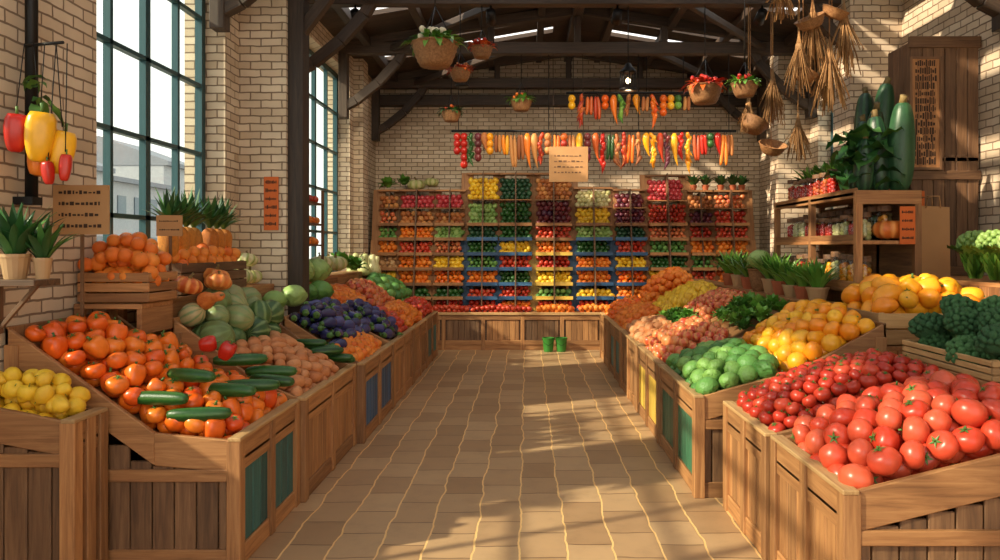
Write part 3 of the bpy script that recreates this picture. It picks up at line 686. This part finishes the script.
for k in range(60):
    s.add(leaf(U(.2,.34),U(.14,.24),U(.2,1.4),U(-1.5,-.6),6,0.12,0,0.3),1,(0,0,R()*6.3),(2.70+U(0,.22),6.1+U(0,.35),2.08+U(0,.42)),mo=2)
s.done('marrow_display',[DSQ,STEMB,LEAFD])
s=Mesh()
for x,y,z in ((3.22,6.8,2.76),(3.2,7.1,2.74)): s.add(ZUCT[0],(0.085,0.085,0.1),(0.06,U(-.1,.1),R()*6),(x,y,z))
s.add(MELT[0],0.15,(0,0,0),(2.93,6.68,2.19)); s.done('marrow_display',[DSQ,STEMB])
singles('pumpkin_display',[(PUMT[0],0.13,(0,0,1),(2.95,6.1,1.75)),(PUMT[0],0.1,(0,0,2),(2.78,6.12,1.34))],[PUM,STEMB])
s=Mesh(); x=3.38
while x<3.97:
    s.box(x,x+0.095,6.6,6.63,0,3.42); x+=0.1
y=6.63
while y<7.55:
    s.box(3.38,3.41,y,y+0.095,0,2.4 if y>6.95 else 3.42); y+=0.1
s.box(3.36,3.99,6.58,6.62,3.36,3.46); s.box(3.36,3.99,6.58,6.62,2.2,2.28); s.box(3.36,3.99,6.58,6.62,1.36,1.44); s.box(3.38,3.98,6.6,7.55,2.36,2.4)
s.box(3.12,3.40,6.64,7.3,2.38,2.42)
s.box(3.12,3.16,6.64,6.7,0,2.38);s.box(3.12,3.16,7.26,7.3,0,2.38)
s.done('storage_cabinet',[W_DARK],0.004)
sign('notice_board',(3.49,6.57,2.78),0.24,0.95,14,None,W_MID,frame=True)
sign('price_poster',(3.02,5.955,1.78),0.12,0.3,4,None,ORANGEP)
sign('price_poster',(3.42,6.57,1.9),0.12,0.4,4,None,ORANGEP)
s=Mesh(); x0,x1,y0,y1,z0,z1=3.24,3.5,6.2,6.36,1.36,1.95
V=[(x0,y0,z0),(x1,y0,z0),(x1,y1,z0),(x0,y1,z0),(x0-0.01,y0+0.02,z1),(x1+0.01,y0+0.03,z1-0.01),(x1,y1-0.02,z1),(x0,y1-0.03,z1+0.01),(x0+0.01,(y0+y1)/2,z0+0.2),(x1-0.01,(y0+y1)/2,z0+0.2)]
t=T(V,[(0,3,2,1),(0,1,5,4),(2,3,7,6),(1,2,9),(2,6,9),(6,5,9),(5,1,9),(3,0,8),(0,4,8),(4,7,8),(7,3,8)],0,False); s.add(t)
for yy in (y0+0.02,y1-0.02): s.add(tube([(x0+0.07,yy,z1-0.02),(x0+0.08,yy,z1+0.08),(x1-0.08,yy,z1+0.08),(x1-0.07,yy,z1-0.02)],0.006,5))
s.done('paper_bag',[PAPER])
s=Mesh()
for (x,y) in [(3.32,5.3),(3.5,5.45),(3.35,5.6),(3.55,5.2),(3.3,5.02),(3.45,4.85)]:
    q=floret(0,1); s.add(q,0.13,(0,0,R()*6),(x,y,1.36+0.26),mo=0)
    for k in range(12): s.add(leaf(0.32,0.17,1.35,0.3,6,0.1,0,0.4),1,(0,0,k*0.53),(x,y,1.37),mo=2)
s.done('cauliflower_display',[CAB,BROS,LEAF])

# ---------------------------------------------------------------- back counter + rack
s=Mesh(); cx0,cx1,cy0,cy1=-2.58,3.95,11.76,12.85
s.box(cx0,cx1,cy0-0.02,cy1,0.55,0.59,2); s.box(cx0,cx1,cy0+0.03,cy0+0.05,0.0,0.55,1); s.box(cx0,cx1,cy0+0.01,cy0+0.05,0,0.08,0)
x=cx0; i=0
while x<cx1-0.1:
    x2=min(cx1,x+0.62); s.box(x,x+0.06,cy0,cy0+0.05,0,0.55,0); s.box(x+0.06,x2,cy0,cy0+0.03,0.47,0.55,0); s.box(x+0.06,x2,cy0,cy0+0.03,0.08,0.15,0)
    xx=x+0.09
    while xx<x2-0.04: s.box(xx,min(xx+0.085,x2-0.03),cy0+0.015,cy0+0.035,0.15,0.47,0 if i%2 else 1); xx+=0.09
    x=x2; i+=1
s.box(cx1-0.06,cx1,cy0,cy0+0.05,0,0.55,0); s.done('back_counter',[W_MID,W_DARK,W_PALE,P_GREEN],0.003)
def yp(z): return 12.0+(z-0.58)*0.2
cols=[(-2.42,-2.10,2.51),(-2.08,-1.52,2.51),(-1.50,-1.02,2.51),(-0.97,-0.47,2.79),(-0.45,0.08,2.79),(0.14,0.73,2.79),(0.79,1.38,2.55),(1.43,1.94,2.52),(1.98,2.60,2.76),(2.65,3.04,2.5),(3.06,3.60,2.5)]
G={'app':('apple',APP),'org':('orange',ORG),'tom':('tomato',TOM),'che':('tomato',CHER),'lem':('lemon',LEM),'grn':('apple',CABD),'cuc':('plum',CUC),'plu':('plum',PLUM),'pot':('plum',POTA),'crm':('plum',CRM),'pnk':('plum',PINK),'brn':('plum',BRN),'lime':('lemon',CAB),'orp':('pepper',ORPEP),'dk':('plum',DSQ)}
kinds=[['brn','app','grn','org','pot','lem','tom','org'],['pnk','brn','org','tom','org','org','cuc','tom'],['pnk','brn','lime','app','lem','orp','cuc','che'],
 ['lem','lime','dk','cuc','grn','org','tom','che'],['dk','cuc','cuc','lem','tom','cuc','che','org'],['brn','plu','tom','org','che','lem','grn','tom'],
 ['crm','lem','lime','cuc','org','org','lem','tom'],['plu','plu','dk','tom','lem','orp','org','org'],['pnk','che','app','grn','cuc','lem','tom','org'],
 ['brn','plu','che','org','grn','tom','org','org'],['app','che','tom','org','cuc','org','tom','org']]
s=Mesh(); prod={}
for ci,(x0,x1,zt) in enumerate(cols):
    lo=0.6; edges=[zt,(zt+1.97)/2,1.96,1.72,1.48,1.24,1.0,0.78,0.60]
    blue=ci in (3,4,6,7)
    for xx in (x0-0.012,x1+0.012):
        s.bar((xx,yp(1.72),1.72),(xx,yp(zt+0.05),zt+0.05),0.035,0.2,0); s.bar((xx,yp(lo),lo),(xx,yp(1.72),1.72),0.035,0.22,2 if blue else (3 if ci==5 else 0))
    s.bar(((x0+x1)/2,yp(lo)+0.1,lo),((x0+x1)/2,yp(zt)+0.1,zt),x1-x0,0.02,1)
    s.box(x0-0.02,x1+0.02,yp(zt)-0.1,yp(zt)+0.12,zt+0.02,zt+0.05,0)
    for k in range(len(edges)-1):
        a,b_=edges[k],edges[k+1]
        if blue and k>=2: pm=2
        elif k>=3 and ci==5: pm=3
        else: pm=0
        s.box(x0,x1,yp(b_)-0.13,yp(b_)+0.1,b_,b_+0.015,0)
        if k!=0: s.box(x0,x1,yp(b_)-0.145,yp(b_)-0.13,b_,b_+(0.055 if pm else 0.05),pm)
        kd=kinds[ci][k]; tn,mt=G[kd]; r=U(0.042,0.05); 
        pm_=prod.setdefault(kd,Mesh())
        z=b_+0.05; row=0
        while z<a-0.03:
            x=x0+r*1.0+(row%2)*r*0.8
            while x<x1-r*0.7:
                dep=0.05 if k<2 else 0.08-0.05*(z-b_)/(a-b_)
                pm_.add(LO[tn],r*U(.9,1.12),orient('rand'),(x+U(-.1,.1)*r,yp(z)+0.02-dep+U(-.01,.01),z+U(-.15,.15)*r)); x+=1.8*r
            z+=1.55*r; row+=1
s.done('produce_display_rack',[W_MID,W_DARK,P_BLUE,P_YEL],0.0)
nm={'app':'apple_display','org':'orange_display','tom':'tomato_display','che':'cherry_tomato_display','lem':'lemon_display','grn':'green_apple_display','cuc':'lime_display','plu':'plum_display','pot':'potato_display','crm':'onion_display','pnk':'radish_display','brn':'chestnut_display','lime':'pear_display','orp':'pepper_display','dk':'avocado_display'}
for k,v in prod.items():
    if v.n: v.done(nm[k],[G[k][1],STEM])
for (xa,xb,t,mt,n_) in [(-2.4,-1.6,LO['apple'],CABD,'green_apple_pile'),(-1.55,-0.9,LO['tomato'],TOM,'tomato_pile'),(-0.9,0.1,LO['tomato'],CHER,'tomato_pile'),(0.15,0.75,LO['orange'],ORG,'orange_pile'),(0.8,1.4,LO['orange'],ORG,'orange_pile'),(1.45,2.6,LO['tomato'],ORPEP,'pepper_pile'),(2.65,3.8,LO['orange'],ORG,'orange_pile')]:
    pile(n_,xa,xb,11.76,11.95,lambda x:0.59,[t],0.045,[mt,STEM],0.05,2)
pile('lettuce_row',-2.4,-1.9,12.3,12.55,lambda x:2.58,LETT,0.13,[LEAF],0,1,'sit')
pile('pumpkin_row',-1.95,-1.3,12.28,12.55,lambda x:2.56,PUMT,0.13,[CRM,STEMB],0,1,'sit')
for x in (2.75,2.95,3.2,3.4,3.55): plant('potted_herb',(x,12.4,2.55),0.06,0.28,22,0.08,TERRA,LEAFD)
for x in (0.33,0.53):
    s=Mesh(); s.add(rev([(0,0.0),(0.07,0),(0.072,0.01),(0.09,0.2),(0.096,0.2),(0.096,0.215),(0.086,0.215),(0.07,0.03),(0,0.03)],20,smooth=False),1,None,(x,11.6,0))
    s.add(tube([(x-0.09,11.6,0.2),(x-0.07,11.55,0.14),(x,11.5,0.1),(x+0.07,11.55,0.14),(x+0.09,11.6,0.2)],0.004,5),mo=1)
    s.done('green_bucket',[plain('green_enamel',(52,120,44),0.35),IRON])

# ---------------------------------------------------------------- hanging things
ty=10.4
CH=bent(rev([(0,1),(0.5,0.9),(0.9,0.5),(1,0),(0.75,-1),(0.4,-2),(0.12,-2.8),(0,-3)],8),0.12)
SAU=bent(fruit(3.2,seg=8,rings=8,p=0.5),0.03)
def garland(name,x0,x1,z,drop,step,mats,y=ty,big=1.0):
    s=Mesh(); n=len(mats); s.add(tube([(x0,y,z),(x1,y,z)],0.018,8),mo=n)
    for x in np.linspace(x0+0.1,x1-0.1,4): s.add(tube([(x,y,z),(x,y,4.3)],0.006,5),mo=n)
    x=x0+0.08
    while x<x1-0.05:
        k=random.randrange(n); ln=drop*U(.55,1.05); s.add(tube([(x,y,z),(x,y,z-ln)],0.004,4),mo=n)
        kk=random.random()
        if kk<0.35:
            for j in range(int(ln/0.05)):
                a=R()*6.3; s.add(CH,(0.028*big,0.028*big,0.045*big),(U(.2,.7),0,a),(x+math.sin(a)*0.02,y-math.cos(a)*0.02,z-0.06-j*0.045),mo=k)
        elif kk<0.55:
            for j in range(int(ln/0.1)): s.add(LO['plum'],(0.05*big,0.05*big,0.055),None,(x,y,z-0.08-j*0.095),mo=k)
        elif kk<0.8:
            for q in (-0.025,0.025): s.add(SAU,(0.026*big,0.026*big,ln/7.5),(0,q*3,R()*6),(x+q,y,z-0.05-ln*0.42),mo=k)
        else:
            s.add(CH,(0.05*big,0.05*big,ln/4),None,(x,y,z-ln*0.3),mo=k)
        x+=step*U(.8,1.2)
    s.done(name,mats+[IRON])
garland('hanging_pepper_garland',-1.05,2.9,3.22,0.52,0.1,[CHIL,ORPEP,BRN,REDP,MANG,BRN,PLUM,ORG,CUC],big=1.05)
garland('hanging_pepper_garland',0.55,2.3,3.78,0.42,0.11,[YELP,ORPEP,BRN,MANG,CHIL,LEAF],y=10.55,big=1.1)
def hbasket(name,x,y,z,r,fill,extra=None,ztop=4.3,flow=0):
    s=Mesh(); s.add(basket(r,r*0.95),1,None,(x,y,z),mo=0)
    for k in range(3):
        a=k*2.09+0.4; s.add(tube([(x+r*math.cos(a),y+r*math.sin(a),z+r*0.95),(x,y,z+r*2.6)],0.005,4),mo=3)
    s.add(tube([(x,y,z+r*2.6),(x,y,ztop)],0.006,5),mo=3)
    for k in range(90):
        a=R()*6.3; e=U(.0,1.4); rr=r*U(.0,.85); s.add(leaf(r*U(.6,.95),r*0.34,e,e-1.6,5,0.1),1,(0,0,a),(x+rr*math.cos(a),y+rr*math.sin(a),z+r*0.95),mo=1)
    if extra:
        for k in range(20):
            a=R()*6.3; rr=r*U(.0,.8); s.add(LO['tomato'],r*0.17,(R(),R(),R()),(x+rr*math.cos(a),y+rr*math.sin(a),z+r*U(1.1,1.6)),mo=2)
    s.done(name,[WICK,fill,extra or fill,IRON])
hbasket('hanging_plant_basket',-0.76,6.2,3.1,0.19,LEAF,CREAM)
hbasket('hanging_plant_basket',-0.74,8.3,3.45,0.12,CHIL,BRN)
hbasket('hanging_plant_basket',-0.08,10.4,3.5,0.15,LEAF,ORPEP)
hbasket('hanging_plant_basket',1.8,6.2,2.85,0.11,LEAF,REDP)
hbasket('hanging_plant_basket',1.97,8.3,3.2,0.19,CHIL,REDP)
hbasket('hanging_plant_basket',-0.5,8.3,3.7,0.12,CHIL,REDP)
hbasket('hanging_plant_basket',-1.05,10.4,3.35,0.14,LEAFD,CHIL)
def lantern(x,y,z):
    s=Mesh(); s.add(tube([(x,y,z+0.3),(x,y,4.3)],0.006,5)); s.add(rev([(0,0.3),(0.03,0.29),(0.05,0.25),(0.1,0.2),(0.1,0.19),(0,0.19)],12),1,None,(x,y,z))
    for k in range(8):
        a=k*0.785; s.add(tube([(x+.085*math.cos(a),y+.085*math.sin(a),z),(x+.085*math.cos(a),y+.085*math.sin(a),z+0.2)],0.006,4))
    s.add(rev([(0,0.01),(0.1,0.01),(0.1,-0.01),(0,-0.01)],12),1,None,(x,y,z)); s.add(fruit(1.2,seg=10,rings=6),0.028,None,(x,y,z+0.1),mo=1); s.done('hanging_lantern',[IRON,BULB])
lantern(1.12,8.3,3.35); lantern(-0.9,10.4,3.85); 
def straw(name,x,y,z,ln,n=60,r=0.1):
    s=Mesh(); s.add(tube([(x,y,z),(x,y,4.3)],0.006,5))
    for k in range(n):
        a=R()*6.3; q=U(.2,1)*r; s.add(tube([(x,y,z),(x+0.3*q*math.cos(a),y+0.3*q*math.sin(a),z-ln*0.3),(x+q*math.cos(a)*1.3,y+q*math.sin(a)*1.3,z-ln*U(.6,1.1))],[0.003,0.004,0.005],4))
    s.add(rev([(0,0.02),(0.03,0.01),(0.035,-0.05),(0,-0.06)],8),1,None,(x,y,z-ln*0.25)); s.done(name,[STRAW])
straw('dried_straw_bundle',2.25,6.2,3.4,0.5); straw('dried_straw_bundle',2.5,6.2,3.35,0.6,80,0.13); straw('dried_straw_bundle',2.38,6.25,3.7,0.6); straw('dried_straw_bundle',2.62,6.2,3.65,0.6,70,0.12)
straw('dried_straw_bundle',2.1,6.2,3.9,0.4); straw('dried_straw_bundle',2.45,8.3,3.3,0.4); straw('dried_straw_bundle',3.0,8.3,3.1,0.5,60,.12); straw('dried_straw_bundle',2.72,8.3,3.6,0.6,70,.12)
def hung_basket(x,y,z,r):
    s=Mesh(); s.add(basket(r,r*0.7),1,(0.5,0,R()*6),(x,y,z)); s.add(tube([(x,y,z+r*0.4),(x,y,4.3)],0.005,4)); s.done('hanging_wicker_basket',[WICK])
hung_basket(2.36,6.2,3.42,0.12); hung_basket(2.52,6.2,3.5,0.11); hung_basket(2.47,8.3,2.9,0.16); hung_basket(2.7,8.3,2.65,0.15); hung_basket(2.3,6.25,3.0,0.1)
s=Mesh(); s.box(0.3,0.83,10.2,10.21,2.5,2.98,0)
for x in (0.36,0.77): s.add(tube([(x,10.205,2.98),(x,10.38,4.3)],0.004,4),mo=1)
for k in range(4):
    xx=0.37
    while xx<0.74: l=U(.02,.05); s.box(xx,xx+l,10.196,10.2,2.62+k*0.075,2.63+k*0.075+U(0,.012),2); xx+=l+0.02
s.done('hanging_sign',[PAPER,INK,W_DARK])
s=Mesh(); 
tl=[]
for x in (-1.9,-0.4,1.0,2.6):
    s.add(tube([(x,8.3,4.28),(x,8.3,4.2)],0.012,6)); 
    s.add(tube([(x,8.27,4.21),(x,8.42,4.14)],[0.05,0.06],10)); tl.append((x,8.46,4.12))
s.done('fill_spot_housings',[IRON])  # housings added to carry the fill lamps for the back rack
for p_ in tl:
    l=D.lights.new('rack_fill_light','SPOT'); l.energy=110; l.color=(1,0.84,0.6); l.spot_size=math.radians(75); l.spot_blend=1.0; l.shadow_soft_size=0.15  # added fill lamp, only there to brighten the back rack
    o=D.objects.new('rack_fill_light',l); o.location=p_; o.rotation_euler=(Vector((p_[0],12.3,1.5))-Vector(p_)).to_track_quat('-Z','Y').to_euler(); C.collection.objects.link(o)

# ---------------------------------------------------------------- light
sun=D.lights.new('sun','SUN'); sun.energy=6.0; sun.angle=math.radians(1.2); sun.color=(1.0,0.84,0.62)
so=D.objects.new('sun',sun); C.collection.objects.link(so); d=Vector((0.78,0.35,-0.52)); so.rotation_euler=d.to_track_quat('-Z','Y').to_euler(); so.location=(-20,-8,15)
wd=D.worlds.new('sky'); C.world=wd; wd.use_nodes=True; nt=wd.node_tree; bg=nt.nodes['Background']
tc=nt.nodes.new('ShaderNodeTexCoord'); sp=nt.nodes.new('ShaderNodeSeparateXYZ'); nt.links.new(tc.outputs['Generated'],sp.inputs[0])
r=ramp(nt,[(1.0,0.94,0.84),(0.95,0.94,0.9),(0.88,0.9,0.92)]); nt.links.new(sp.outputs[2],r.inputs[0]); nt.links.new(r.outputs[0],bg.inputs[0]); bg.inputs[1].default_value=1.5
l=D.lights.new('lantern_light','POINT'); l.energy=8; l.color=(1,0.7,0.4); l.shadow_soft_size=0.05; o=D.objects.new('lantern_light',l); o.location=(1.12,8.3,3.3); C.collection.objects.link(o)

cam=D.cameras.new('camera'); cam.lens=27; cam.sensor_width=36; cam.shift_x=-0.027; cam.shift_y=-0.032; cam.clip_start=0.05; cam.clip_end=300
co=D.objects.new('camera',cam); co.location=(0,0,1.6); co.rotation_euler=(math.radians(90),0,0); C.collection.objects.link(co); C.camera=co
try:
    C.view_settings.view_transform='Standard'; C.view_settings.look='None'; C.view_settings.exposure=0.35
except Exception as e: print(e)
